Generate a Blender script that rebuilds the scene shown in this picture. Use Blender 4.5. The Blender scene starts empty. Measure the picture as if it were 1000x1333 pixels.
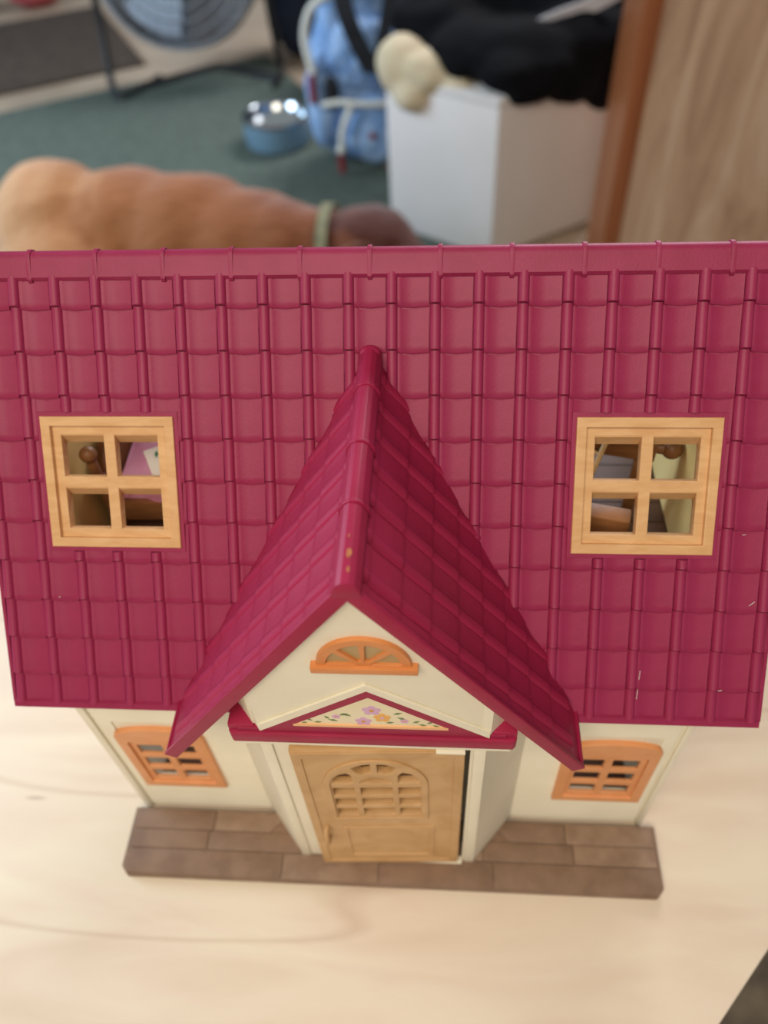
import bpy, bmesh, math, random
from mathutils import Vector, Matrix, noise
random.seed(4)
SC = bpy.context.scene
COL = SC.collection

# ------------------------------------------------------------------ camera
cd = bpy.data.cameras.new('camera'); cam = bpy.data.objects.new('camera', cd); COL.objects.link(cam)
cd.sensor_fit = 'HORIZONTAL'; cd.sensor_width = 7.3; cd.lens = 7.3 * 1.02415
cd.clip_start = 0.01; cd.clip_end = 50
CAM = Matrix(((0.99732, -0.01038, 0.07238, 0.03111), (0.05516, 0.75659, -0.65155, -0.17993),
              (-0.04800, 0.65380, 0.75514, 0.50041), (0, 0, 0, 1)))
cam.matrix_world = CAM
cd.dof.use_dof = True; cd.dof.focus_distance = 0.325; cd.dof.aperture_fstop = 1.45
SC.camera = cam

# ------------------------------------------------------------------ light
w = bpy.data.worlds.new('world'); SC.world = w; w.use_nodes = True
w.node_tree.nodes['Background'].inputs[0].default_value = (0.86, 0.90, 1.0, 1)
w.node_tree.nodes['Background'].inputs[1].default_value = 0.24
def area(name, loc, target, size, power, color):
    l = bpy.data.lights.new(name, 'AREA'); l.shape = 'RECTANGLE'; l.size, l.size_y = size; l.energy = power; l.color = color
    o = bpy.data.objects.new(name, l); COL.objects.link(o); o.location = loc
    o.rotation_euler = (Vector(target) - Vector(loc)).to_track_quat('-Z', 'Y').to_euler()
    return o
area('room_ceiling_light', (-0.25, -1.05, 1.62), (0.0, 0.0, 0.1), (1.4, 1.0), 31, (1.0, 0.86, 0.68))
area('left_window_light', (-2.9, 1.1, 1.1), (0.0, 1.3, -0.2), (1.5, 1.3), 85, (0.62, 0.80, 1.0))
area('far_window_light', (0.9, 3.4, 1.9), (0.1, 0.3, 0.2), (1.6, 1.0), 85, (0.95, 0.93, 1.0))
SC.view_settings.view_transform = 'Standard'; SC.view_settings.look = 'None'
SC.view_settings.exposure = 0.0; SC.view_settings.gamma = 1.0; SC.view_settings.use_curve_mapping = False

# ------------------------------------------------------------------ materials
def lin(c):
    return tuple(((v / 255) / 12.92 if v / 255 <= 0.04045 else ((v / 255 + 0.055) / 1.055) ** 2.4) for v in c) + (1,)
def nodes(m):
    return m.node_tree.nodes, m.node_tree.links
def mat(name, c1, c2=None, scale=40, rough=0.5, bump=0.0, bscale=400, metal=0.0, stretch=(1, 1, 1), coat=0.0, contrast=(0.35, 0.65), spec=0.5, distort=0.0, detail=4):
    m = bpy.data.materials.new(name); m.use_nodes = True; N, L = nodes(m); b = N['Principled BSDF']
    b.inputs['Roughness'].default_value = rough; b.inputs['Metallic'].default_value = metal
    b.inputs['Coat Weight'].default_value = coat; b.inputs['Specular IOR Level'].default_value = spec
    tc = N.new('ShaderNodeTexCoord'); mp = N.new('ShaderNodeMapping'); mp.inputs['Scale'].default_value = stretch
    L.new(tc.outputs['Object'], mp.inputs[0])
    nt = N.new('ShaderNodeTexNoise'); nt.inputs['Scale'].default_value = scale; nt.inputs['Detail'].default_value = detail
    nt.inputs['Distortion'].default_value = distort
    L.new(mp.outputs[0], nt.inputs['Vector'])
    cr = N.new('ShaderNodeValToRGB'); cr.color_ramp.elements[0].position, cr.color_ramp.elements[1].position = contrast
    cr.color_ramp.elements[0].color = lin(c1); cr.color_ramp.elements[1].color = lin(c2 or c1)
    L.new(nt.outputs['Fac'], cr.inputs[0]); L.new(cr.outputs[0], b.inputs['Base Color'])
    if bump:
        n2 = N.new('ShaderNodeTexNoise'); n2.inputs['Scale'].default_value = bscale; n2.inputs['Detail'].default_value = 3
        L.new(mp.outputs[0], n2.inputs['Vector'])
        bp = N.new('ShaderNodeBump'); bp.inputs['Strength'].default_value = bump; bp.inputs['Distance'].default_value = 0.001
        L.new(n2.outputs['Fac'], bp.inputs['Height']); L.new(bp.outputs[0], b.inputs['Normal'])
    return m

RED = mat('magenta_plastic', (143, 37, 72), (151, 42, 80), 60, 0.48, 0.08, 900, spec=0.32)
RED2 = mat('crimson_plastic', (150, 27, 62), (158, 32, 70), 60, 0.5, 0.08, 900, spec=0.32)
CREAM = mat('cream_plastic', (228, 220, 196), (234, 227, 204), 30, 0.42, 0.05, 500)
BROWN = mat('brown_paving_plastic', (122, 96, 76), (138, 111, 90), 70, 0.62, 0.25, 700)
BROWN2 = mat('brown_paving_plastic_pale', (132, 106, 84), (150, 124, 102), 90, 0.62, 0.25, 700)
ORANGE = mat('orange_plastic', (216, 146, 92), (224, 156, 104), 60, 0.42, 0.08, 600)
ORANGE2 = mat('deep_orange_plastic', (208, 130, 70), (216, 140, 82), 60, 0.42, 0.08, 600)
TAN = mat('tan_wood_plastic', (190, 148, 96), (204, 164, 114), 45, 0.5, 0.15, 500, stretch=(1, 1, 5), distort=1.0)
TANW = mat('pale_tan_window_plastic', (206, 158, 104), (218, 174, 122), 55, 0.5, 0.18, 800, stretch=(1, 4, 1), distort=0.8)
SOFFIT = mat('soffit_tan', (196, 150, 92), None, 30, 0.6)
INW = mat('interior_cream', (240, 206, 128), (246, 216, 146), 20, 0.5)
DKFLOOR = mat('dark_toy_floor', (78, 50, 34), (94, 62, 44), 60, 0.5, 0.1, 500, stretch=(1, 6, 1))
TOYWOOD = mat('toy_furniture_wood', (126, 84, 48), (146, 100, 60), 60, 0.45, 0.1, 500, stretch=(1, 1, 4))
PALEWOOD = mat('toy_rail_pale', (214, 178, 124), None, 40, 0.5)
PINK = mat('pink_fabric', (244, 172, 200), (250, 192, 216), 90, 0.8, 0.4, 900)
WHITE = mat('white_print', (240, 236, 226), None, 20, 0.5)
SCUFF = mat('ochre_scuff', (190, 120, 60), (150, 70, 55), 800, 0.6)

# ------------------------------------------------------------------ helpers
def clean(o):
    return o
def link(name, me, m=None, parent=None, M=None, kind=None, label=None):
    o = bpy.data.objects.new(name, me); COL.objects.link(o)
    if m is not None and me is not None and not me.materials: me.materials.append(m)
    if parent is not None: o.parent = parent
    if M is not None: o.matrix_local = M
    if kind: o['kind'] = kind
    if label: o['label'] = label
    return o
def thing(name, label, cat, loc=(0, 0, 0), group=None, rot=(0, 0, 0)):
    o = bpy.data.objects.new(name, None); COL.objects.link(o); o.location = loc; o.rotation_euler = rot
    o.empty_display_size = 0.02; o['label'] = label; o['category'] = cat
    if group: o['group'] = group
    return o
def tag(o, label, cat):
    o['label'] = label; o['category'] = cat; return o
def fin(bm, name, smooth=None):
    bmesh.ops.recalc_face_normals(bm, faces=bm.faces)
    me = bpy.data.meshes.new(name); bm.to_mesh(me); bm.free()
    if smooth is not None:
        me.shade_smooth() if hasattr(me, 'shade_smooth') else [setattr(p, 'use_smooth', True) for p in me.polygons]
        me.set_sharp_from_angle(angle=math.radians(smooth))
    return me
def add_box(bm, a, b, bev=0.0, M=None):
    v = [bm.verts.new((x, y, z)) for x in (a[0], b[0]) for y in (a[1], b[1]) for z in (a[2], b[2])]
    fs = [bm.faces.new([v[i] for i in f]) for f in ((0, 1, 3, 2), (4, 6, 7, 5), (0, 4, 5, 1), (2, 3, 7, 6), (0, 2, 6, 4), (1, 5, 7, 3))]
    if M is not None:
        for q in v: q.co = M @ q.co
    if bev:
        bmesh.ops.recalc_face_normals(bm, faces=fs)
        bmesh.ops.bevel(bm, geom=list({e for f in fs for e in f.edges}), offset=bev, segments=2, affect='EDGES', profile=0.6)
def box(name, a, b, m, parent=None, bev=0.0, M=None, **k):
    bm = bmesh.new(); add_box(bm, a, b, bev, M); return link(name, fin(bm, name, 35 if bev else None), m, parent, **k)
def prism(name, pts, d0, d1, axis, m, parent=None, bev=0.0, **k):
    """polygon pts in the two other axes, extruded along axis from d0 to d1"""
    bm = bmesh.new(); add_prism(bm, pts, d0, d1, axis, bev); return link(name, fin(bm, name, 35), m, parent, **k)
def add_prism(bm, pts, d0, d1, axis, bev=0.0):
    def P(p, d): return (d, p[0], p[1]) if axis == 'X' else (p[0], d, p[1]) if axis == 'Y' else (p[0], p[1], d)
    A = [bm.verts.new(P(p, d0)) for p in pts]; B = [bm.verts.new(P(p, d1)) for p in pts]; n = len(pts)
    fs = [bm.faces.new(A), bm.faces.new(B[::-1])] + [bm.faces.new((A[i], B[i], B[(i + 1) % n], A[(i + 1) % n])) for i in range(n)]
    bmesh.ops.recalc_face_normals(bm, faces=fs)
    if bev:
        bmesh.ops.bevel(bm, geom=list({e for f in fs for e in f.edges}), offset=bev, segments=2, affect='EDGES', profile=0.6)
def plate_mesh(name, outer, holes, t, bev=0.0):
    """flat plate in XY, thickness t below z=0 .. top at z=0, with holes"""
    cu = bpy.data.curves.new(name, 'CURVE'); cu.dimensions = '2D'; cu.fill_mode = 'BOTH'
    cu.extrude = max(t / 2 - bev, 1e-5); cu.bevel_depth = bev; cu.bevel_resolution = 1; cu.offset = -bev
    for ring in [outer] + holes:
        s = cu.splines.new('POLY'); s.points.add(len(ring) - 1); s.use_cyclic_u = True
        for p, q in zip(s.points, ring): p.co = (q[0], q[1], 0, 1)
    o = bpy.data.objects.new(name, cu); COL.objects.link(o)
    dg = bpy.context.evaluated_depsgraph_get(); me = bpy.data.meshes.new_from_object(o.evaluated_get(dg))
    bpy.data.objects.remove(o); bpy.data.curves.remove(cu)
    me.transform(Matrix.Translation((0, 0, -t / 2))); me.name = name
    me.materials.clear()
    me.shade_smooth(); me.set_sharp_from_angle(angle=math.radians(40))
    return me
def rect(x0, y0, x1, y1): return [(x0, y0), (x1, y0), (x1, y1), (x0, y1)]
def ell(cx, cy, rx, ry, a0, a1, n): return [(cx + rx * math.cos(math.radians(a0 + (a1 - a0) * i / n)), cy + ry * math.sin(math.radians(a0 + (a1 - a0) * i / n))) for i in range(n + 1)]
def add_tube(bm, pts, r, n=10, caps=True):
    pts = [Vector(p) for p in pts]; rs = r if isinstance(r, (list, tuple)) else [r] * len(pts); rings = []
    up = Vector((0.13, 0.31, 0.94)).normalized()
    for i, p in enumerate(pts):
        t = (pts[min(i + 1, len(pts) - 1)] - pts[max(i - 1, 0)]).normalized()
        s = t.cross(up); s = s.normalized() if s.length > 1e-4 else t.cross(Vector((1, 0, 0))).normalized(); u = s.cross(t)
        rings.append([bm.verts.new(p + (s * math.cos(2 * math.pi * k / n) + u * math.sin(2 * math.pi * k / n)) * rs[i]) for k in range(n)])
    for a, b in zip(rings, rings[1:]):
        for k in range(n): bm.faces.new((a[k], a[(k + 1) % n], b[(k + 1) % n], b[k]))
    if caps: bm.faces.new(rings[0][::-1]); bm.faces.new(rings[-1])
def tube(name, pts, r, m, parent=None, n=10, **k):
    bm = bmesh.new(); add_tube(bm, pts, r, n); return link(name, fin(bm, name, 50), m, parent, **k)
def smoothpts(pts, n=6):
    pts = [Vector(p) for p in pts]; out = []
    for i in range(len(pts) - 1):
        p0, p1, p2, p3 = pts[max(i - 1, 0)], pts[i], pts[i + 1], pts[min(i + 2, len(pts) - 1)]
        for k in range(n):
            t = k / n; out.append(0.5 * ((2 * p1) + (p2 - p0) * t + (2 * p0 - 5 * p1 + 4 * p2 - p3) * t * t + (3 * p1 - p0 - 3 * p2 + p3) * t ** 3))
    return out + [pts[-1]]
def lathe(name, prof, m, parent=None, n=32, M=None, **k):
    bm = bmesh.new(); add_lathe(bm, prof, n); me = fin(bm, name, 40); return link(name, me, m, parent, M=M, **k)
def add_lathe(bm, prof, n=32):
    rings = [[bm.verts.new((r * math.cos(2 * math.pi * k / n), r * math.sin(2 * math.pi * k / n), z)) for k in range(n)] if r > 1e-6 else [bm.verts.new((0, 0, z))] for r, z in prof]
    for a, b in zip(rings, rings[1:]):
        for k in range(n):
            q = [a[k % len(a)], a[(k + 1) % len(a)], b[(k + 1) % len(b)], b[k % len(b)]]
            q2 = []; [q2.append(v) for v in q if v not in q2]
            if len(q2) > 2: bm.faces.new(q2)
def blob(name, ells, m, parent=None, voxel=0.012, smooth=6, disp=0.0, dscale=20, zmin=None, **k):
    """one continuous skin grown over overlapping ellipsoids: (centre, radii, rotation z, rotation y)"""
    bm = bmesh.new()
    for e in ells:
        c, r = e[0], e[1]; rz = e[2] if len(e) > 2 else 0; ry = e[3] if len(e) > 3 else 0
        M = Matrix.Translation(c) @ Matrix.Rotation(rz, 4, 'Z') @ Matrix.Rotation(ry, 4, 'Y') @ Matrix.Diagonal((*r, 1))
        bmesh.ops.create_icosphere(bm, subdivisions=3, radius=1, matrix=M)
    me = bpy.data.meshes.new(name); bm.to_mesh(me); bm.free()
    o = bpy.data.objects.new(name, me); COL.objects.link(o)
    r = o.modifiers.new('r', 'REMESH'); r.mode = 'VOXEL'; r.voxel_size = voxel
    s = o.modifiers.new('s', 'SMOOTH'); s.factor = 0.5; s.iterations = smooth
    dg = bpy.context.evaluated_depsgraph_get(); me2 = bpy.data.meshes.new_from_object(o.evaluated_get(dg))
    bpy.data.objects.remove(o); bpy.data.meshes.remove(me)
    if disp:
        ns = [v.normal.copy() for v in me2.vertices]
        for v, nn in zip(me2.vertices, ns):
            c = v.co * dscale
            v.co += nn * disp * (noise.noise(c) + 0.5 * noise.noise(c * 2.3))
    if zmin is not None:
        for v in me2.vertices:
            if v.co.z < zmin: v.co.z = zmin
    me2.shade_smooth(); me2.name = name
    return link(name, me2, m, parent, **k)

# ================================================================== ROOM
ZF = -0.60
FLOORM = mat('beige_floor', (176, 156, 132), (190, 172, 148), 4, 0.5, 0.1, 60)
GREEN = mat('green_carpet', (80, 92, 82), (92, 104, 92), 40, 0.95, 0.5, 250)
MATB = mat('brown_doormat', (66, 56, 46), (82, 70, 58), 25, 0.95, 0.6, 200)
CARP = mat('brown_rug', (78, 66, 52), (112, 98, 78), 30, 0.95, 0.7, 120)
WALLM = mat('room_wall_paint', (150, 150, 150), (160, 160, 158), 3, 0.8)
s = box('floor', (-4, -2.2, ZF - 0.05), (3.2, 4.6, ZF), FLOORM); s['kind'] = 'structure'
s = box('wall_back', (-4, 4.6, ZF), (3.2, 4.7, 1.9), WALLM); s['kind'] = 'structure'
s = box('wall_right', (3.2, -2.2, ZF), (3.3, 4.7, 1.9), WALLM); s['kind'] = 'structure'
s = box('baseboard_back', (-4, 4.58, ZF), (3.2, 4.6, ZF + 0.08), FLOORM); s['kind'] = 'structure'
def rug(name, pts, m, label, z1, cat='rug'):
    o = prism(name, pts, ZF, ZF + z1, 'Z', m, None, 0.003); tag(o, label, cat); return o
rug('green_rug', [(-2.7, 1.93), (-0.64, 3.03), (0.42, 1.05), (-1.6, -0.05)], GREEN, 'large dark green floor rug under the dog, bowl and blue backpack', 0.012)
rug('door_mat', [(-2.35, 2.32), (-1.10, 2.985), (-1.49, 3.66), (-2.70, 3.05)], MATB, 'dark brown rectangular mat on beige floor at far left', 0.014, 'mat')
rug('brown_rug', [(0.22, -1.0), (1.4, -1.0), (1.4, 0.60), (0.22, 0.60)], CARP, 'mottled brown rug on the floor below the table at lower right', 0.01)

# pink cushion at the far edge of the mat
o = blob('pink_cushion', [((-1.78, 3.72, ZF + 0.06), (0.12, 0.08, 0.06), 0.4)], mat('dull_pink', (190, 92, 92), (170, 76, 80), 8, 0.9), voxel=0.012, disp=0.006, dscale=14)
tag(o, 'small dull pink cushion beyond the brown mat, top left', 'cushion')
o = blob('dark_shoe', [((-2.05, 3.62, ZF + 0.04), (0.13, 0.055, 0.045), 0.5), ((-1.99, 3.65, ZF + 0.07), (0.06, 0.05, 0.05), 0.5)], mat('shoe_black', (28, 26, 26), None, 8, 0.6), voxel=0.01)
tag(o, 'small dark shoe left of the pink cushion at the mat edge', 'shoe')

# ---- table
BIR = bpy.data.materials.new('birch_table_wood'); BIR.use_nodes = True
N, L = nodes(BIR); b = N['Principled BSDF']; b.inputs['Roughness'].default_value = 0.42
tc = N.new('ShaderNodeTexCoord'); mp = N.new('ShaderNodeMapping'); mp.inputs['Rotation'].default_value = (0, 0, -0.12); mp.inputs['Scale'].default_value = (2.2, 9, 4)
L.new(tc.outputs['Object'], mp.inputs[0])
n1 = N.new('ShaderNodeTexNoise'); n1.inputs['Scale'].default_value = 2.4; n1.inputs['Detail'].default_value = 5; n1.inputs['Distortion'].default_value = 1.1
L.new(mp.outputs[0], n1.inputs['Vector'])
cr = N.new('ShaderNodeValToRGB'); e = cr.color_ramp.elements
e[0].position = 0.30; e[0].color = lin((218, 198, 174)); e[1].position = 0.72; e[1].color = lin((230, 219, 194))
m1 = cr.color_ramp.elements.new(0.5); m1.color = lin((226, 209, 187))
L.new(n1.outputs['Fac'], cr.inputs[0])
# thin contour grain lines: iso-lines of a smooth noise
mp2 = N.new('ShaderNodeMapping'); mp2.inputs['Rotation'].default_value = (0, 0, -0.1); mp2.inputs['Scale'].default_value = (0.75, 4.6, 4); mp2.inputs['Location'].default_value = (0.35, 0.2, 0)
L.new(tc.outputs['Object'], mp2.inputs[0])
n2 = N.new('ShaderNodeTexNoise'); n2.inputs['Scale'].default_value = 2.2; n2.inputs['Detail'].default_value = 1.2; n2.inputs['Distortion'].default_value = 0.15
L.new(mp2.outputs[0], n2.inputs['Vector'])
mul = N.new('ShaderNodeMath'); mul.operation = 'MULTIPLY'; mul.inputs[1].default_value = 9; L.new(n2.outputs['Fac'], mul.inputs[0])
fr = N.new('ShaderNodeMath'); fr.operation = 'PINGPONG'; fr.inputs[1].default_value = 1; L.new(mul.outputs[0], fr.inputs[0])
mr = N.new('ShaderNodeMapRange'); mr.inputs[1].default_value = 0.0; mr.inputs[2].default_value = 0.09; mr.inputs[3].default_value = 0.30; mr.inputs[4].default_value = 0.0
L.new(fr.outputs[0], mr.inputs[0])
mx = N.new('ShaderNodeMixRGB'); mx.inputs[2].default_value = lin((176, 140, 112)); L.new(mr.outputs[0], mx.inputs[0]); L.new(cr.outputs[0], mx.inputs[1])
# tiny dark flecks
mp3 = N.new('ShaderNodeMapping'); mp3.inputs['Rotation'].default_value = (0, 0, -0.45); mp3.inputs['Scale'].default_value = (9, 45, 10)
L.new(tc.outputs['Object'], mp3.inputs[0])
vo = N.new('ShaderNodeTexVoronoi'); vo.inputs['Scale'].default_value = 1.0; L.new(mp3.outputs[0], vo.inputs['Vector'])
m3 = N.new('ShaderNodeMapRange'); m3.inputs[1].default_value = 0.05; m3.inputs[2].default_value = 0.11; m3.inputs[3].default_value = 0.75; m3.inputs[4].default_value = 0.0
L.new(vo.outputs['Distance'], m3.inputs[0])
n4 = N.new('ShaderNodeTexNoise'); n4.inputs['Scale'].default_value = 7; L.new(tc.outputs['Object'], n4.inputs['Vector'])
m4 = N.new('ShaderNodeMapRange'); m4.inputs[1].default_value = 0.47; m4.inputs[2].default_value = 0.51; L.new(n4.outputs['Fac'], m4.inputs[0])
mm = N.new('ShaderNodeMath'); mm.operation = 'MULTIPLY'; L.new(m3.outputs[0], mm.inputs[0]); L.new(m4.outputs[0], mm.inputs[1])
mx2 = N.new('ShaderNodeMixRGB'); mx2.inputs[2].default_value = lin((140, 104, 78)); L.new(mm.outputs[0], mx2.inputs[0]); L.new(mx.outputs[0], mx2.inputs[1])
L.new(mx2.outputs[0], b.inputs['Base Color'])
T = thing('table', 'pale cream wood-grain table with a cut corner, carrying the toy house', 'table', (0, 0, ZF))
H = -ZF
prism('tabletop', [(-0.46, -0.45), (-0.142, -0.45), (0.52, 0.259), (0.52, 0.40), (-0.46, 0.40)], H - 0.018, H, 'Z', BIR, T, 0.0015)
for x, y in ((-0.4, -0.39), (-0.16, -0.39), (0.44, 0.33), (-0.4, 0.33)):
    o = box('leg', (x - 0.02, y - 0.02, 0.01 if x > -0.3 or y > 0 or True else 0), (x + 0.02, y + 0.02, H - 0.018), BIR, T, 0.003)
for a, b_ in (((-0.42, 0.34, H - 0.06), (0.46, 0.355, H - 0.018)), ((-0.42, -0.41, H - 0.06), (-0.17, -0.395, H - 0.018))):
    box('apron', a, b_, BIR, T)

# ================================================================== TOY HOUSE
HS = thing('toy_house', 'cream plastic dolls house with magenta tiled roof and small gabled porch on the table', 'dollhouse', (0, 0, 0))
P = 0.0185; Q = 0.019341; TH = math.radians(54.03)
HW = 0.1535
# ---- plinth (terrace)
pl = [(-0.1525, 0.20), (-0.160, 0.20), (-0.160, -0.003), (-0.1605, -0.003), (-0.1605, -0.0405), (-0.1565, -0.0445), (0.158, -0.0445), (0.1622, -0.0405), (0.1622, -0.003), (0.160, -0.003), (0.160, 0.20), (0.1525, 0.2)]
pl = [(-0.1605, -0.004), (-0.1605, -0.0395), (-0.1565, -0.0440), (0.1585, -0.0440), (0.1622, -0.0395), (0.1622, -0.004)]
TER = prism('terrace', pl, 0.0, 0.0058, 'Z', BROWN, HS, 0.0004)
def clip_poly(poly, a, b, c):   # keep a*x+b*y<=c
    out = []
    for i in range(len(poly)):
        p, q = poly[i], poly[(i + 1) % len(poly)]; dp = a * p[0] + b * p[1] - c; dq = a * q[0] + b * q[1] - c
        if dp <= 0: out.append(p)
        if dp * dq < 0:
            t = dp / (dp - dq); out.append((p[0] + (q[0] - p[0]) * t, p[1] + (q[1] - p[1]) * t))
    return out
rows = [(-0.0433, -0.0288, [-0.158, -0.062, -0.004, 0.064, 0.1605]), (-0.0284, -0.0172, [-0.158, -0.110, -0.052, 0.058, 0.112, 0.1605]), (-0.0168, -0.0046, [-0.158, -0.108, -0.066, 0.066, 0.108, 0.1605])]
for ri, (y0, y1, xs) in enumerate(rows):
    for x0, x1 in zip(xs, xs[1:]):
        g = 0.0003; poly = rect(max(x0 + g, -0.1598), y0, x1 - g, y1)
        poly = clip_poly(poly, -1, -1, 0.1999); poly = clip_poly(poly, 1, -1, 0.2022)
        parts = [poly]
        if ri == 1 and x0 < 0 < x1: parts = [clip_poly(poly, 1, -1, -0.0215), clip_poly(poly, -1, -1, -0.0235)]
        elif ri == 1: parts = [clip_poly(poly, 1, -1, -0.0215)] if x1 < 0 else [clip_poly(poly, -1, -1, -0.0235)]
        elif ri == 2:
            if x0 < 0 < x1: parts = []
            else: parts = [clip_poly(poly, 1, -1, -0.0560)] if x1 < 0 else [clip_poly(poly, -1, -1, -0.0580)]
        for pp in parts:
            if ri == 1 and x0 < 0 < x1: pass
            if len(pp) > 2:
                prism('paving_slab', pp, 0.0050, 0.0067 + random.uniform(0, 0.0002), 'Z', random.choice((BROWN, BROWN2, BROWN)), TER, 0.0002)
# ---- walls: front wall with window openings
WZ = 0.150
wins = [(-0.1442, -0.0950), (0.0968, 0.1462)]
WZ0, WZ1 = 0.043, 0.108
def arch_ring(x0, x1, z0, z1, rise, n=10):
    cx = (x0 + x1) / 2; hw = (x1 - x0) / 2
    return [(x0, z0), (x1, z0)] + [(cx + hw * math.cos(math.pi * i / n), z1 + rise * math.sin(math.pi * i / n)) for i in range(n + 1)]
ROTY = Matrix(((1, 0, 0, 0), (0, 0, -1, 0), (0, 1, 0, 0), (0, 0, 0, 1)))     # XY plate -> XZ wall, outer face towards -Y
ins = 0.004
holes = [arch_ring(a + ins, b_ - ins, WZ0 + ins, WZ1 - 0.002, 0.006) for a, b_ in wins]
me = plate_mesh('front_wall', rect(-HW, 0.004, HW, WZ), holes, 0.003)
link('front_wall', me, CREAM, HS, ROTY)
bm = bmesh.new()                                                   # clapboard siding, proud wedge boards
z = 0.0075
while z < WZ - 0.004:
    segs = [(-HW + 0.0035, -0.0735), (0.0755, HW - 0.0035)]
    out = []
    for a, b_ in segs:
        for wa, wb in wins:
            if wa > a and wb < b_ and z + 0.0052 > WZ0 and z < 0.1175: out += [(a, wa + 0.002), (wb - 0.002, b_)]; break
        else: out.append((a, b_))
    for a, b_ in out:
        vs = [(a, 0.0, z), (a, -0.0012, z), (a, -0.0003, z + 0.0050), (a, 0.0, z + 0.0052)]
        A = [bm.verts.new(v) for v in vs]; B = [bm.verts.new((b_, v[1], v[2])) for v in vs]
        bm.faces.new(A); bm.faces.new(B[::-1])
        for i in range(4): bm.faces.new((A[i], B[i], B[(i + 1) % 4], A[(i + 1) % 4]))
    z += 0.0052
link('clapboard_siding', fin(bm, 'siding'), CREAM, HS, kind='stuff')
for sx in (-1, 1):
    box('corner_post', (sx * HW - 0.0018 - (0.0006 if sx < 0 else -0.0006), -0.0016, 0.0), (sx * HW + 0.0018, 0.006, WZ), CREAM, HS, 0.0005)
# side walls (pentagons up to the roof) and attic floor
def yroof(z): return 0.10586 - (0.304 - z) / math.tan(TH)
for sx in (-1, 1):
    pts = [(0.002, 0.0), (0.195, 0.0), (0.195, 0.20), (0.122, 0.3115), (yroof(0.307), 0.3025), (yroof(0.155) , 0.1500), (0.002, 0.1480)]
    prism('side_wall', pts, sx * (HW - 0.0032), sx * HW, 'X', CREAM, HS)
    pts2 = [(0.022, 0.176), (0.19, 0.176), (0.19, 0.202), (0.120, 0.300), (yroof(0.295) + 0.002, 0.290), (yroof(0.18) + 0.003, 0.178)]
    prism('inner_wall_lining', pts2, sx * (HW - 0.0042), sx * (HW - 0.0033), 'X', INW, HS)
box('ground_floor', (-HW + 0.0035, 0.004, 0.0005), (HW - 0.0035, 0.195, 0.004), DKFLOOR, HS)
AF = box('attic_floor', (-HW + 0.0035, 0.022, 0.1700), (HW - 0.0035, 0.195, 0.1740), DKFLOOR, HS)
for i in range(12):
    y0 = 0.026 + i * 0.014
    for x0, x1 in (((-0.149, -0.06), (-0.0595, 0.04), (0.0405, 0.149)) if i % 2 else ((-0.149, -0.02), (-0.0195, 0.095), (0.0955, 0.149))):
        box('floor_board', (x0, y0, 0.1735), (x1, y0 + 0.0133, 0.1752), DKFLOOR, AF)
# ---- lower lattice windows
def lattice_window(x0, x1):
    cx = (x0 + x1) / 2; w = x1 - x0
    fo = arch_ring(x0, x1, 0.041, 0.1075, 0.0085); fi = arch_ring(x0 + 0.0055, x1 - 0.0055, 0.0465, 0.099, 0.0045)
    me = plate_mesh('window_frame', fo, [fi], 0.0035, 0.0005)
    for v in me.vertices: v.co.x -= cx
    M = Matrix.Translation((cx, -0.0032, 0)) @ ROTY
    F = link('window_frame', me, ORANGE, HS, M)
    # inner slab with six cells, set back
    cells = []
    for i in range(3):
        z0 = 0.0500 + i * 0.0165
        for s_ in (-1, 1):
            a, b_ = sorted((s_ * 0.0022, s_ * (w / 2 - 0.0085))); cells.append(rect(a, z0, b_, z0 + 0.0115))
    outer = [(x - cx, z) for x, z in arch_ring(x0 + 0.0050, x1 - 0.0050, 0.0460, 0.0995, 0.0048)]
    me2 = plate_mesh('window_lattice', outer, cells, 0.0022, 0.0004)
    link('window_lattice', me2, ORANGE, F, Matrix.Translation((0, 0, -0.0016)))
    return F
for a, b_ in wins: lattice_window(a, b_)

# ---- porch bay: trapezoid with splayed sides
GX, GK = 0.0010, 1.4450      # porch axis and roof slope
GZ = 0.2870                  # underside apex of porch roof slabs
def zg(x): return GZ - abs(x) * GK
bayo = 0.0010
DX0, DX1, DZ = -0.0375, 0.0455, 0.1640
me = plate_mesh('porch_front', rect(-0.0505, 0.002, 0.0525, 0.178), [], 0.003)
me = plate_mesh('porch_front', [(-0.0505, 0.004), (DX0, 0.004), (DX0, DZ), (DX1, DZ), (DX1, 0.004), (0.0525, 0.004), (0.0525, 0.170), (-0.0505, 0.170)], [], 0.003)
link('porch_front', me, CREAM, HS, Matrix.Translation((0, -0.0280, 0)) @ ROTY)
for s_, xa, xb in ((-1, -0.0505, -0.0735), (1, 0.0525, 0.0755)):
    bm = bmesh.new()
    ring = [(xa, -0.028), (xb, -0.0005), (xb - s_ * 0.003, 0.002), (xa - s_ * 0.003, -0.0255)]
    lo = [bm.verts.new((x, y, 0.004)) for x, y in ring]; hi = [bm.verts.new((x, y, min(zg(x), 0.30) - 0.001)) for x, y in ring]
    bm.faces.new(lo[::-1]); bm.faces.new(hi)
    for i in range(4): bm.faces.new((lo[i], lo[(i + 1) % 4], hi[(i + 1) % 4], hi[i]))
    link('porch_splay', fin(bm, 'porch_splay'), CREAM, HS)
    prism('door_post', [(xa - s_ * 0.0, -0.0283), (xa - s_ * 0.0, -0.0289), (xa - s_ * 0.0055, -0.0289), (xa - s_ * 0.0055, -0.0283)], 0.006, 0.165, 'Z', CREAM, HS, 0.0004)
box('door_sill', (DX0, -0.0305, 0.0055), (DX1, -0.026, 0.0072), CREAM, HS, 0.0003)
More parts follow.
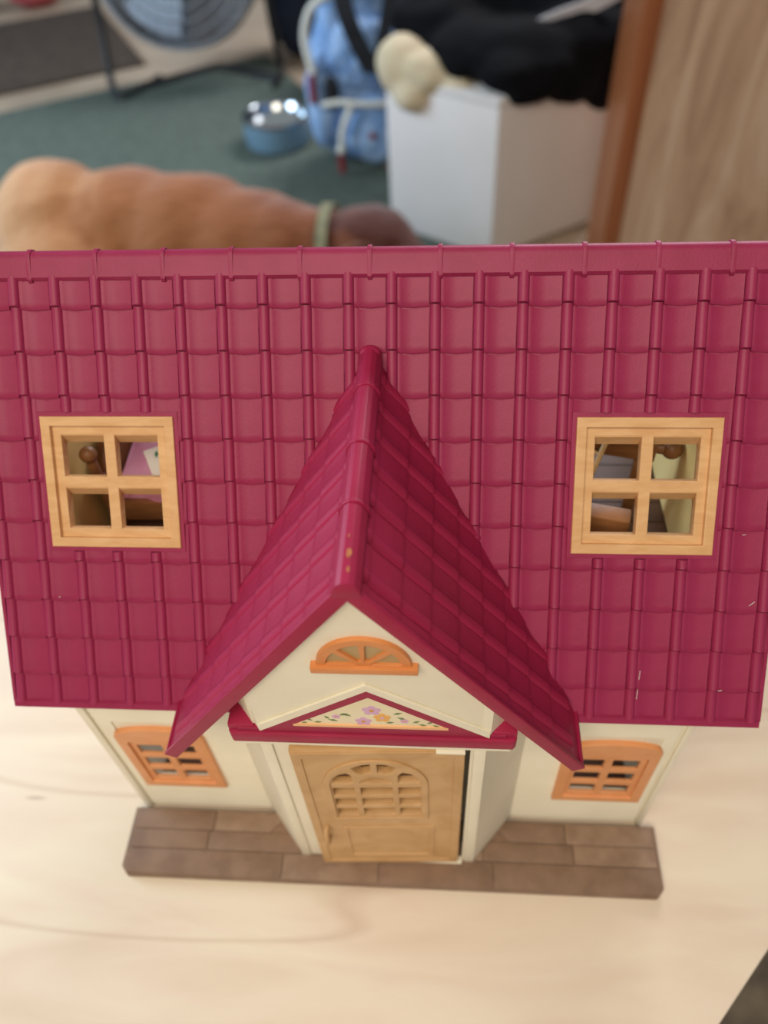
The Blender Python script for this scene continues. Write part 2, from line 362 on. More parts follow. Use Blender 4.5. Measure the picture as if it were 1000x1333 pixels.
# gable wall above the pediment with V-shaped lower edge
gy = -0.0290
def gable_poly(zlow, vee, inset=0.0):
    return [(-0.0475, zlow), (0.002, vee), (0.0530, zlow - 0.0005), (0.0545, zg(0.0545) - 0.001), (0.0, GZ - 0.001), (-0.0505, zg(0.0505) - 0.001)]
me = plate_mesh('gable_wall', gable_poly(0.1800, 0.2180), [], 0.003, 0.0003)
link('gable_wall', me, CREAM, HS, Matrix.Translation((0, gy, 0)) @ ROTY)
lipL = [(-0.0475, 0.1785), (0.002, 0.2172), (0.0530, 0.1780), (0.0532, 0.1835), (0.002, 0.2225), (-0.0480, 0.1840)]
me = plate_mesh('gable_lip', lipL, [], 0.0014, 0.0004)
link('gable_lip', me, CREAM, HS, Matrix.Translation((0, gy - 0.0014, 0)) @ ROTY)
for s_, xa in ((-1, -0.0480), (1, 0.0535)):          # splayed returns of the gable wall
    bm = bmesh.new(); d = 0.016
    ring = [(xa, gy - 0.0005), (xa + s_ * d, gy + d), (xa + s_ * (d - 0.004), gy + d), (xa - s_ * 0.004, gy)]
    lo = [bm.verts.new((x, y, 0.1785)) for x, y in ring]; hi = [bm.verts.new((x, y, zg(x) - 0.0008)) for x, y in ring]
    bm.faces.new(lo[::-1]); bm.faces.new(hi)
    for i in range(4): bm.faces.new((lo[i], lo[(i + 1) % 4], hi[(i + 1) % 4], hi[i]))
    link('gable_return', fin(bm, 'gable_return'), CREAM, HS)
# pediment: magenta canopy and triangle with flower print
PED = prism('pediment', [(-0.0605, -0.0312), (0.0635, -0.0312), (0.0650, -0.0295), (0.0650, -0.012), (-0.0620, -0.012), (-0.0620, -0.0295)], 0.1690, 0.1770, 'Z', RED2, HS, 0.0008)
tri = [(-0.0610, 0.1700), (0.0640, 0.1700), (0.0600, 0.1800), (0.0535, 0.1805), (0.0020, 0.2190), (-0.0485, 0.1805), (-0.0570, 0.1800)]
hole = [(-0.0310, 0.1852), (0.0345, 0.1852), (0.0022, 0.2105)]
me = plate_mesh('pediment_frame', tri, [hole], 0.0030, 0.0004)
link('pediment_frame', me, RED2, PED, Matrix.Translation((0, -0.0297, 0)) @ ROTY)
for a, b_ in (((-0.0620, -0.0292), (-0.0500, -0.0292)), ((0.0530, -0.0292), (0.0650, -0.0292))):
    zt = 0.1845
    prism('pediment_block', [(a[0], a[1]), (b_[0], b_[1]), (b_[0], -0.014), (a[0], -0.014)], 0.172, zt - 0.003, 'Z', RED2, PED, 0.001)
PANELM = mat('floral_panel', (228, 214, 176), (236, 224, 190), 20, 0.4)
me = plate_mesh('flower_panel', [(-0.0320, 0.1845), (0.0355, 0.1845), (0.0022, 0.2112)], [], 0.001)
link('flower_panel', me, PANELM, PED, Matrix.Translation((0, -0.0291, 0)) @ ROTY)
box('panel_ledge', (-0.0318, -0.0299, 0.1838), (0.0352, -0.0285, 0.1856), mat('peach_ledge', (232, 180, 130), None, 20, 0.4), PED)
box('canopy_underside', (-0.0595, -0.0308, 0.1668), (0.0625, -0.012, 0.1692), CREAM, HS)
box('door_catch', (0.0300, -0.0325, 0.1650), (0.0430, -0.0290, 0.1664), CREAM, HS, 0.0004)
# printed flowers (flat print lying on the panel)
fcols = {'mauve': (212, 170, 200), 'peach': (232, 176, 92), 'leaf': (112, 134, 84), 'eye': (214, 150, 70)}
fm = {k: mat('print_' + k, v, None, 20, 0.5) for k, v in fcols.items()}
def flower(cx, cz, r, key):
    bm = bmesh.new()
    for k in range(5):
        a = 2 * math.pi * k / 5 + 0.3
        pts = ell(cx + r * 0.62 * math.cos(a), cz + r * 0.62 * math.sin(a), r * 0.42, r * 0.42, 0, 330, 11)
        add_prism(bm, pts, -0.0290, -0.02925 - 0.00001 * k, 'Y')
    link('printed_flower', fin(bm, 'pf'), fm[key], PED)
    bm = bmesh.new(); add_prism(bm, ell(cx, cz, r * 0.25, r * 0.25, 0, 330, 11), -0.0290, -0.02938, 'Y'); link('flower_eye', fin(bm, 'fe'), fm['eye'] if key != 'peach' else fm['mauve'], PED)
flower(0.0030, 0.1988, 0.0040, 'mauve'); flower(0.0072, 0.1925, 0.0037, 'peach'); flower(-0.0010, 0.1888, 0.0036, 'mauve'); flower(-0.0125, 0.1925, 0.0018, 'mauve'); flower(0.0165, 0.1900, 0.0018, 'mauve')
bm = bmesh.new()
for cx, cz, a, l in [(-0.006, 0.1932, 2.6, .004), (-0.0075, 0.1955, 3.6, .004), (-0.012, 0.1885, 2.9, .0042), (-0.0155, 0.1900, 2.2, .0034), (-0.019, 0.1872, 3.3, .0036), (-0.023, 0.1880, 2.5, .0034), (-0.0255, 0.1865, 3.5, .003), (0.012, 0.1958, 0.4, .004), (0.0135, 0.1930, -0.4, .004), (0.0085, 0.1878, 0.2, .0036), (0.0200, 0.1885, 0.5, .0036), (0.0225, 0.1872, -0.3, .0036), (0.026, 0.1880, 0.6, .0034), (0.0285, 0.1866, -0.3, .003)]:
    pts = [(0, 0), (l * .5, l * .22), (l, 0), (l * .5, -l * .22)]
    pts = [(cx + x * math.cos(a) - y * math.sin(a), cz + x * math.sin(a) + y * math.cos(a)) for x, y in pts]
    add_prism(bm, pts, -0.0290, -0.02922, 'Y')
link('printed_leaves', fin(bm, 'pl'), fm['leaf'], PED, kind='stuff')
# fan window over the pediment
FX, FZ = 0.0025, 0.2378
arc = ell(FX, FZ, 0.0183, 0.0190, 0, 180, 20)
secs = []
for i in range(4):
    a0, a1 = i * 45 + 5, i * 45 + 40
    o_ = ell(FX, FZ, 0.0145, 0.0152, a0, a1, 6); i_ = ell(FX, FZ, 0.0035, 0.0040, a1 - 6, a0 + 6, 3)
    secs.append([(x, max(z, FZ + 0.0015)) for x, z in o_ + i_])
me = plate_mesh('fan_window', arc, secs, 0.0022, 0.0003)
FW = link('fan_window', me, ORANGE2, HS, Matrix.Translation((0, gy - 0.0020, 0)) @ ROTY)
me = plate_mesh('fan_pane', ell(FX, FZ, 0.0150, 0.0156, 0, 180, 16), [], 0.0006)
link('fan_pane', me, mat('fan_pane_grey', (176, 150, 104), None, 20, 0.4), FW, Matrix.Translation((0, 0, -0.0014)))
box('window_sill', (FX - 0.0205, gy - 0.0036, FZ - 0.0030), (FX + 0.0207, gy + 0.0005, FZ + 0.0008), ORANGE2, HS, 0.0006)

# ---- door (ajar, hinged on the right)
DW, DH = 0.0800, 0.1550
DM = Matrix.Translation((0.0432, -0.0292, 0.0078)) @ Matrix.Rotation(math.radians(2.6), 4, 'Z')
D = link('door', None, None, HS, DM)
D.name = 'door'
wx = -0.0425; wz0 = 0.0760; zc = wz0 + 0.0420     # arch springing
cells = []
for r_ in range(3):
    z0 = wz0 + r_ * 0.0135
    for a, b_ in ((-0.0215, -0.0110), (-0.0078, 0.0078), (0.0110, 0.0215)): cells.append(rect(wx + a, z0, wx + b_, z0 + 0.0098))
for s_ in (-1, 1):
    o_ = [(wx + s_ * 0.0215, zc), (wx + s_ * 0.0110, zc), (wx + s_ * 0.0112, zc + 0.0090), (wx + s_ * 0.0135, zc + 0.0125), (wx + s_ * 0.0175, zc + 0.0105), (wx + s_ * 0.0202, zc + 0.0060)]
    cells.append(o_ if s_ < 0 else o_[::-1])
    i_ = [(wx + s_ * 0.0016, zc + 0.0125), (wx + s_ * 0.0016, zc + 0.0225), (wx + s_ * 0.0060, zc + 0.0215), (wx + s_ * 0.0110, zc + 0.0180), (wx + s_ * 0.0085, zc + 0.0125), (wx + s_ * 0.0055, zc + 0.0110)]
    cells.append(i_)
cells.append(ell(wx, zc - 0.0005, 0.0078, 0.0075, 0, 180, 10))
me = plate_mesh('door_leaf', rect(-DW, 0, 0, DH), cells, 0.0042, 0.0005)
D.matrix_local = DM
leaf = link('door_leaf', me, TAN, HS, DM @ ROTY); bpy.data.objects.remove(D)
leaf.name = 'door'
D = leaf
mold_o = [(wx - 0.0255, wz0 - 0.004), (wx + 0.0255, wz0 - 0.004)] + ell(wx, zc, 0.0255, 0.0285, 0, 180, 20)
mold_i = [(wx - 0.0222, wz0 - 0.001), (wx + 0.0222, wz0 - 0.001)] + ell(wx, zc, 0.0222, 0.0248, 0, 180, 20)
link('arch_moulding', plate_mesh('arch_moulding', mold_o, [mold_i], 0.0012, 0.0004), TAN, D, Matrix.Translation((0, 0, 0.0010)))
link('door_border', plate_mesh('door_border', rect(-DW + 0.0004, 0.0004, -0.0004, DH - 0.0004), [rect(-DW + 0.005, 0.005, -0.005, DH - 0.006)], 0.0010, 0.0003), TAN, D, Matrix.Translation((0, 0, 0.0007)))
link('lower_panel', plate_mesh('lower_panel', rect(-0.0640, 0.0120, -0.0140, 0.0600), [rect(-0.0610, 0.0150, -0.0170, 0.0570)], 0.0011, 0.0004), TAN, D, Matrix.Translation((0, 0, 0.0007)))
bm = bmesh.new(); add_tube(bm, [(-0.0720, 0.046, 0.0002), (-0.0722, 0.046, 0.0036), (-0.0722, 0.0475, 0.0046), (-0.0722, 0.0600, 0.0046), (-0.0722, 0.0615, 0.0036), (-0.0720, 0.0615, 0.0002)], 0.0013, 8)
link('door_handle', fin(bm, 'door_handle', 50), TAN, D)
link('door_back', plate_mesh('door_back', rect(-DW + 0.006, 0.06, -0.006, DH - 0.004), [], 0.0006), mat('door_back_tan', (148, 106, 62), None, 20, 0.6), D, Matrix.Translation((0, 0, -0.0062)))

# ---- main roof
def roof_frame(origin, X, Yv):
    X = Vector(X).normalized(); Yv = Vector(Yv).normalized(); Z = X.cross(Yv)
    return Matrix(((X.x, Yv.x, Z.x, origin[0]), (X.y, Yv.y, Z.y, origin[1]), (X.z, Yv.z, Z.z, origin[2]), (0, 0, 0, 1)))
RM = roof_frame((0, 0.10586, 0.30400), (1, 0, 0), (0, math.cos(TH), math.sin(TH)))
LE = 9.70 * P; EV = 9.76
W0, W1, WT, WB = 4.85 * P, 8.15 * P, -2.46 * Q, -5.58 * Q
outer = rect(-LE, -EV * Q, LE, 0.85 * Q)
me = plate_mesh('roof_panel', outer, [rect(-W1, WB, -W0, WT), rect(W0, WB, W1, WT)], 0.0032)
for v in me.vertices: v.co.z -= 0.0001
ROOF = link('roof_panel', me, RED, HS, RM)
HN = 0.0009
def tile_bm(w, l, roll_r=0.0023, sag=0.0006, last=False):
    """one roof tile: half-round roll at its left edge, flat pan to the right; tail (y=-l) lifted"""
    prof = [(-roll_r - 0.0001, 0.0), (-roll_r * 0.86, roll_r * 0.62), (-roll_r * 0.45, roll_r * 0.90), (0, roll_r * 1.0), (roll_r * 0.45, roll_r * 0.90), (roll_r * 0.86, roll_r * 0.62), (roll_r + 0.0001, 0.00025),
            (roll_r + 0.0017, 0.00025), (roll_r + 0.0020, 0.0), (w * 0.5, -0.00005), (w - roll_r - 0.0009, 0.0), (w - roll_r - 0.0004, 0.0001)]
    if last: prof = prof[:8]
    bm = bmesh.new(); rows_ = []
    ys = [(0.0006, -0.0002), (-l * 0.86, HN * 0.92), (-l * 0.985, HN * 1.08), (-l - 0.0003, HN * 0.62), (-l - 0.0003, -0.0005)]
    for yi, (y, h) in enumerate(ys):
        row = []
        for x, z in prof:
            sg = sag * math.sin(math.pi * min(1, max(0, (x - roll_r) / (w - 2 * roll_r)))) if x > roll_r else -0.0012
            yy = y - (sg if yi >= 2 else 0)
            roll = z if yi < 4 else 0
            zz = roll * (0.93 if yi == 0 else 1.06 if yi == 2 else 0.9 if yi == 3 else 1) + h
            row.append(bm.verts.new((x, yy, zz)))
        rows_.append(row)
    for a, b_ in zip(rows_, rows_[1:]):
        for i in range(len(a) - 1): bm.faces.new((a[i], a[i + 1], b_[i + 1], b_[i]))
    return bm
def tile_mesh(bm, name='tile'):
    bmesh.ops.recalc_face_normals(bm, faces=bm.faces)
    # normals up
    if sum(f.normal.z * f.calc_area() for f in bm.faces) < 0: bmesh.ops.reverse_faces(bm, faces=bm.faces)
    me = bpy.data.meshes.new(name); bm.to_mesh(me); bm.free(); me.shade_smooth(); me.set_sharp_from_angle(angle=math.radians(50)); me.materials.append(RED); return me
def cut(bm, co, no):  # keep the side opposite to no
    bmesh.ops.bisect_plane(bm, geom=bm.verts[:] + bm.edges[:] + bm.faces[:], plane_co=co, plane_no=no, clear_outer=True, dist=1e-7)
full = tile_mesh(tile_bm(P, Q)); endt = tile_mesh(tile_bm(P, Q, last=True))
rects = [(-W1 - 0.0022, -W0 + 0.0022, WB - 0.0026, WT + 0.0024), (W0 - 0.0022, W1 + 0.0022, WB - 0.0026, WT + 0.0024)]
def w_of(x, y):    # roof-local -> world
    return RM @ Vector((x, y, 0.0))
def main_tile(u, k, last=False):
    """u: x of the roll, k: tail row"""
    x0, x1 = u - 0.0021, u + (P if not last else 0.004); y0, y1 = -k * Q, -(k - 1) * Q
    cs = [w_of(x, y) for x in (x0, x1) for y in (y0, y1)]
    if all(c.z < 0.2935 - abs(c.x) * GK - 0.006 for c in cs): return
    hit = [r for r in rects if x1 > r[0] and x0 < r[1] and y1 > r[2] and y0 - 0.0012 < r[3]]
    top_lim = 0.72 * Q; special = bool(hit) or k >= 10 or k == 0 or u < -9 * P
    if not special:
        link('tile', endt if last else full, None, ROOF, Matrix.Translation((u, y1, 0))); return
    res = bmesh.new()
    def piece(cuts):
        b2 = tile_bm(P, Q, last=last); bmesh.ops.translate(b2, verts=b2.verts, vec=(u, y1, 0))
        cuts = list(cuts)
        if k >= 10: cuts.append(((0, -EV * Q, 0), (0, -1, 0)))
        if k == 0: cuts.append(((0, top_lim, 0), (0, 1, 0)))
        cuts += [((-LE, 0, 0), (-1, 0, 0)), ((LE, 0, 0), (1, 0, 0))]
        for co, no in cuts: cut(b2, co, no)
        me_ = bpy.data.meshes.new('t'); b2.to_mesh(me_); b2.free(); res.from_mesh(me_); bpy.data.meshes.remove(me_)
    if hit:
        a, b_, c, d = hit[0]
        piece([((a, 0, 0), (1, 0, 0))]); piece([((b_, 0, 0), (-1, 0, 0))])
        A = [((a, 0, 0), (-1, 0, 0)), ((b_, 0, 0), (1, 0, 0))]
        piece(A + [((0, c, 0), (0, 1, 0))]); piece(A + [((0, d, 0), (0, -1, 0))])
    else: piece([])
    if len(res.faces) == 0: res.free(); return
    bmesh.ops.translate(res, verts=res.verts, vec=(-u, -y1, 0))
    link('tile', tile_mesh(res), None, ROOF, Matrix.Translation((u, y1, 0)))
for k in range(0, 11):
    for j in range(-10, 10):
        u = (j + 0.5) * P
        if k == 10 and False: pass
        main_tile(u, k, last=(j == 9))
# eave fascia + side verge strips
prism('fascia', [(-0.0030, -0.0010), (0.0, -0.0040), (0.0022, -0.0020), (0.0010, 0.0016), (-0.0014, 0.0016)], -LE, LE, 'X', RED, HS).matrix_local = Matrix.Translation(RM @ Vector((0, -EV * Q, 0)))
for s_ in (-1, 1):
    bm = bmesh.new(); add_box(bm, (s_ * LE - 0.0009, -EV * Q, -0.0038), (s_ * LE + 0.0009, 0.70 * Q, 0.0010), 0.0003)
    link('verge_strip', fin(bm, 'verge', 40), RED, ROOF)
bm = bmesh.new(); 
# short rear slope behind the ridge (the back of the house is open)
RB = roof_frame((0, 0.2 - 0.066, 0.304), (-1, 0, 0), (0, -math.cos(TH), math.sin(TH)))
link('rear_roof_panel', plate_mesh('rear_roof', rect(-LE, -0.9 * Q, LE, 0.85 * Q), [], 0.003), RED, HS, RB)
# ridge cap
cap = [(0.1122, 0.3140), (0.1120, 0.3158), (0.1172, 0.3216), (0.1184, 0.3228), (0.1202, 0.3232), (0.1218, 0.3228), (0.1232, 0.3216), (0.1284, 0.3158), (0.1282, 0.3140)]
RC = prism('ridge_cap', cap, -LE - 0.0005, LE + 0.0005, 'X', RED, HS)
for n_ in range(-6, 7):
    x = n_ * 0.0298; 
    if abs(x) > LE: continue
    ring = [(0.1203 + (y - 0.1202) * 1.09, z + (0.0007 if z > 0.316 else -0.0008)) for y, z in cap]
    prism('ridge_joint', ring, x - 0.0010, x + 0.0010, 'X', RED, RC, 0.0003)
for s_, r_ in ((-1, rects[0]), (1, rects[1])):    # flat raised magenta border round each roof window
    a, b_, c, d = r_
    link('window_surround', plate_mesh('window_surround', rect(a, c, b_, d), [rect(a + 0.0022, c + 0.0026, b_ - 0.0022, d - 0.0024)], 0.0012, 0.0002), RED, HS, RM @ Matrix.Translation((0, 0, 0.0010)))
# ---- roof windows
def roof_window(cx):
    w, h = (W1 - W0) / 2 + 0.0004, (WT - WB) / 2 + 0.0004; cy = (WT + WB) / 2; b0 = 0.0045
    me = plate_mesh('roof_window', rect(-w, -h, w, h), [rect(-w + b0, -h + b0, w - b0, h - b0)], 0.0075, 0.0005)
    F = link('roof_window_frame', me, TANW, HS, RM @ Matrix.Translation((cx, cy, 0.0022)))
    w2, h2 = w - b0 + 0.0002, h - b0 + 0.0002
    bw, mw = 0.0042, 0.0026
    ce = [rect(*(sorted((sx * mw, sx * (w2 - bw)))[0], sorted((sy * mw, sy * (h2 - bw)))[0], sorted((sx * mw, sx * (w2 - bw)))[1], sorted((sy * mw, sy * (h2 - bw)))[1])) for sx in (-1, 1) for sy in (-1, 1)]
    link('muntins', plate_mesh('muntins', rect(-w2, -h2, w2, h2), ce, 0.0055, 0.0004), TANW, F, Matrix.Translation((0, 0, -0.0022)))
    for q in ce:          # sloped head of every opening
        xs = [p[0] for p in q]; ys = [p[1] for p in q]; bm = bmesh.new()
        xa, xb, yt = min(xs) - 0.0003, max(xs) + 0.0003, max(ys) + 0.0003
        add_prism(bm, [(yt, -0.0026), (yt - 0.0006, -0.0026), (yt - 0.0044, -0.0076), (yt, -0.0076)], xa, xb, 'X')
        link('opening_head', fin(bm, 'opening_head'), TANW, F)
    return F
roof_window(-(W0 + W1) / 2); roof_window((W0 + W1) / 2)

for x, y, l, a in ((0.1705, -6.75, 0.0030, 0.7), (0.1235, -8.6, 0.0045, 1.5), (0.1230, -9.1, 0.0050, 1.5), (0.1640, -5.1, 0.0014, 0.1), (-0.1505, -6.9, 0.0010, 0.6), (0.1600, -8.95, 0.0022, 0.1)):
    bm = bmesh.new(); add_box(bm, (-l / 2, -0.00008, 0.0016), (l / 2, 0.00008, 0.0019), 0, Matrix.Translation((x, y * Q, 0)) @ Matrix.Rotation(a, 4, 'Z'))
    link('scratch', fin(bm, 'scratch'), WHITE, ROOF, label='tiny pale scratch')
# ---- porch roof
YF = -0.0310
GRZ = 0.2905               # top apex of tiles' bed
phi = math.atan(GK); SL = 0.0955 / math.cos(phi)
SOFF = 0.0018
for s_ in (1, -1):
    O = (0, YF, GRZ)
    X = (0, 1, 0) if s_ > 0 else (0, -1, 0)
    Yv = (-s_ * math.cos(phi), 0, math.sin(phi))
    GM = roof_frame(O, X, Yv)
    def back(v):   # how far back the slab reaches at distance v below the ridge
        zz = GRZ - v * math.sin(phi); return yroof(zz) - YF + 0.001
    L0, L1 = back(0), back(SL)
    poly = [(0, 0), (L0, 0), (L1, -SL), (0, -SL)] if s_ > 0 else [(-L0, 0), (0, 0), (0, -SL), (-L1, -SL)]
    me = plate_mesh('porch_roof_panel', poly, [], 0.0034, 0.0004)
    G = link('porch_roof_panel', me, RED2, HS, GM, label='left slope of the small porch roof' if s_ < 0 else 'right slope of the small porch roof')
    sof = [(p[0] * 0.985 + (0.0012 if s_ > 0 else -0.0012), p[1] * 0.985 - 0.001) for p in poly]
    link('soffit', plate_mesh('soffit', sof, [], 0.0016), SOFFIT, G, Matrix.Translation((0, 0, -0.0030)))
    PG = 0.0172; n_c = 8; inv = GM.inverted()
    mp0 = inv @ Vector((0, 0.10586, 0.304)); mn = (inv.to_3x3() @ Vector((0, -math.sin(TH), math.cos(TH)))).normalized()
    for c in range(-1, n_c):
        for k in range(1, 10):
            b2 = tile_bm(PG, Q, 0.0030, 0.0003)
            for v in b2.verts: v.co.z = v.co.z * 0.42
            u = (c * PG + 0.010) if s_ > 0 else (-(c + 1) * PG - 0.010)
            y1 = -(k - 1) * Q * 0.965 + 0.008
            bmesh.ops.translate(b2, verts=b2.verts, vec=(u, y1, 0))
            cut(b2, (0.0008 * (1 if s_ > 0 else -1), 0, 0), (-1 if s_ > 0 else 1, 0, 0)); cut(b2, (0, -SL + 0.0006, 0), (0, -1, 0)); cut(b2, (0, -0.001, 0), (0, 1, 0))
            cut(b2, mp0 - mn * 0.0005, -mn)
            if len(b2.faces) < 3: b2.free(); continue
            bmesh.ops.translate(b2, verts=b2.verts, vec=(-u, -y1, 0))
            me_ = tile_mesh(b2); me_.materials.clear(); me_.materials.append(RED2)
            link('tile', me_, None, G, Matrix.Translation((u, y1, 0.0)))
    # barge board on the front edge
    x0, x1 = (-0.0006, 0.0012) if s_ > 0 else (-0.0012, 0.0006)
    bm = bmesh.new(); add_box(bm, (x0, -SL - 0.0004, -0.0048), (x1, -0.001, 0.0016), 0.0004)
    link('barge_board', fin(bm, 'barge', 40), RED2, G)
    bm = bmesh.new(); xb = sorted((0, (L1 + 0.001) * s_)); add_box(bm, (xb[0], -SL - 0.0006, -0.0036), (xb[1], -SL + 0.0010, 0.0012), 0.0004)
    link('eave_strip', fin(bm, 'eave', 40), RED2, G)
# porch ridge cap
capg = [(-0.0052, GRZ - 0.0052), (-0.0050, GRZ - 0.0020), (-0.0032, GRZ + 0.0014), (-0.0012, GRZ + 0.0028), (0.0012, GRZ + 0.0028), (0.0032, GRZ + 0.0014), (0.0050, GRZ - 0.0020), (0.0052, GRZ - 0.0052)]
yb = yroof(GRZ) - 0.0035
GC = prism('porch_ridge_cap', capg, YF - 0.0012, yb, 'Y', RED2, HS, 0.0004)
for y in (0.0678, 0.0348, 0.0040):
    ring = [(x * 1.12, z + (0.0005 if z > GRZ - 0.003 else -0.001)) for x, z in capg]
    prism('ridge_joint', ring, y - 0.0008, y + 0.0008, 'Y', RED2, GC, 0.0003)
bm = bmesh.new(); bmesh.ops.create_uvsphere(bm, u_segments=14, v_segments=8, radius=1, matrix=Matrix.Translation((0, yb - 0.001, GRZ - 0.0005)) @ Matrix.Diagonal((0.0048, 0.004, 0.0034, 1)))
link('ridge_end', fin(bm, 'ridge_end', 60), RED2, GC)
for (x, y, r) in ((0.0005, -0.0195, 0.0010), (0.0008, -0.0262, 0.0006), (-0.0001, -0.012, 0.0004)):
    bm = bmesh.new(); add_prism(bm, ell(x, y, r, r * 2.2, 0, 330, 11), GRZ + 0.0027, GRZ + 0.00292, 'Z'); link('scuff_mark', fin(bm, 'scuff'), SCUFF, GC)

# ---- furniture inside the attic (top-level things)
FLZ = 0.1752
B = thing('toy_bed', 'small brown wooden toy bed seen through the left roof window', 'toy bed', (-0.112, 0.118, FLZ))
def post(bm, x, y, h):
    add_tube(bm, [(x, y, 0), (x, y, h)], 0.0028, 10)
    bmesh.ops.create_uvsphere(bm, u_segments=12, v_segments=8, radius=0.0044, matrix=Matrix.Translation((x, y, h + 0.003)))
for x, y in ((-0.030, -0.033), (-0.030, 0.03)):
    bm = bmesh.new(); post(bm, x, y, 0.056); link('bed_post', fin(bm, 'bed_post', 50), TOYWOOD, B)
me = plate_mesh('headboard', [(-0.032, 0.0), (0.030, 0.0), (0.030, 0.045)] + ell(-0.001, 0.045, 0.026, 0.014, 0, 180, 12) + [(-0.032, 0.045)], [], 0.004, 0.0008)
link('headboard', me, TOYWOOD, B, Matrix.Translation((-0.0285, 0, -0.004)) @ Matrix(((0, 0, 1, 0), (1, 0, 0, 0), (0, 1, 0, 0), (0, 0, 0, 1))))
box('bed_rail', (-0.028, -0.0335, 0.010), (0.048, -0.0300, 0.024), TOYWOOD, B, 0.0008)
box('bed_rail', (-0.028, 0.0265, 0.010), (0.048, 0.0300, 0.024), TOYWOOD, B, 0.0008)
box('mattress', (-0.025, -0.0295, 0.014), (0.047, 0.026, 0.030), PINK, B, 0.004)
for y in (-0.032, 0.028):
    bm = bmesh.new(); post(bm, 0.047, y, 0.026); link('bed_post', fin(bm, 'bed_post', 50), TOYWOOD, B)
bm = bmesh.new(); gn = 26
vs = {}
for i in range(gn + 1):
    for j in range(gn + 1):
        x = -0.148 + 0.080 * i / gn; y = 0.078 + 0.070 * j / gn
        z = FLZ + 0.0365 + 0.0016 * noise.noise(Vector((x * 90, y * 60, 0.3)))
        if y < 0.0855: z -= (0.0855 - y) * 1.0 + 0.003 * math.sin(x * 260) ; y = 0.0835 + (y - 0.078) * 0.2
        if x < -0.132: x = -0.1345 + (x + 0.148) * 0.1
        vs[i, j] = bm.verts.new((x, y - 0.0, z))
for i in range(gn):
    for j in range(gn): bm.faces.new((vs[i, j], vs[i + 1, j], vs[i + 1, j + 1], vs[i, j + 1]))
bmesh.ops.solidify(bm, geom=bm.faces[:], thickness=-0.0012)
o = link('pink_blanket', fin(bm, 'blanket', 60), PINK); tag(o, 'pink cloth blanket draped over the toy bed behind the left roof window', 'blanket')
C_ = thing('sprig_card', 'tiny white card with green sprigs and red edge lying on the pink blanket', 'card', (-0.1105, 0.100, FLZ + 0.0400), rot=(0.45, 0.0, 0.5))
box('card_sheet', (-0.010, -0.009, 0), (0.010, 0.009, 0.0008), WHITE, C_, 0.0002)
box('red_edge', (-0.0104, -0.0094, -0.0004), (0.0104, -0.0082, 0.0012), mat('card_red', (214, 70, 74), None, 20, 0.5), C_)
bm = bmesh.new()
for x, y, a in ((-0.003, -0.002, 0.3), (0.001, 0.001, 1.5), (0.003, -0.002, 2.4), (-0.005, 0.003, 1.2), (0.005, 0.003, 0.4)):
    l = 0.0042; pts = [(0, 0), (l * .5, l * .24), (l, 0), (l * .5, -l * .24)]
    add_prism(bm, [(x + p[0] * math.cos(a) - p[1] * math.sin(a), y + p[0] * math.sin(a) + p[1] * math.cos(a)) for p in pts], 0.0007, 0.00105, 'Z')
link('printed_sprig', fin(bm, 'sprig'), mat('sprig_green', (60, 130, 90), None, 20, 0.5), C_)
# right: low wooden bench and a little ladder
S_ = thing('toy_bunk', 'brown wooden toy bunk frame with ball-topped post behind the right roof window', 'toy furniture', (0.111, 0.098, FLZ), rot=(0, 0, -0.22))
for y, h, x1 in ((-0.030, 0.040, 0.016), (0.012, 0.052, 0.024)):
    box('bunk_rail', (-0.040, y - 0.0045, h - 0.012), (x1, y + 0.0045, h), TOYWOOD, S_, 0.001)
for x, y, h in ((-0.010, -0.030, 0.030), (-0.014, 0.012, 0.044), (0.018, 0.012, 0.044), (0.012, -0.03, 0.030), (-0.038, -0.03, 0.030), (-0.038, 0.012, 0.044)):
    box('bunk_leg', (x - 0.003, y - 0.003, 0), (x + 0.003, y + 0.003, h), TOYWOOD, S_, 0.0006)
bm = bmesh.new(); add_tube(bm, [(0.024, 0.012, 0.047), (0.0275, 0.012, 0.047)], 0.0034, 12)
bmesh.ops.create_uvsphere(bm, u_segments=16, v_segments=10, radius=0.0052, matrix=Matrix.Translation((0.031, 0.012, 0.047)))
link('ball_knob', fin(bm, 'ball_knob', 50), TOYWOOD, S_)
LD = thing('toy_ladder', 'thin pale toy ladder leaning against the bunk behind the right roof window', 'toy ladder', (0.094, 0.105, FLZ))
bm = bmesh.new(); add_tube(bm, [(0.0, -0.022, 0.001), (0.019, 0.0, 0.056)], 0.0014, 8); link('ladder_rail', fin(bm, 'lr', 50), PALEWOOD, LD)
bm = bmesh.new(); add_tube(bm, [(-0.012, -0.012, 0.001), (0.007, 0.010, 0.056)], 0.0014, 8); link('ladder_rail', fin(bm, 'lr', 50), PALEWOOD, LD)
for t in (0.2, 0.4, 0.6, 0.8):
    bm = bmesh.new(); add_tube(bm, [(0.019 * t, -0.022 + 0.022 * t, 0.001 + 0.055 * t), (-0.012 + 0.019 * t, -0.012 + 0.022 * t, 0.001 + 0.055 * t)], 0.0011, 8); link('ladder_rung', fin(bm, 'rg', 50), PALEWOOD, LD)

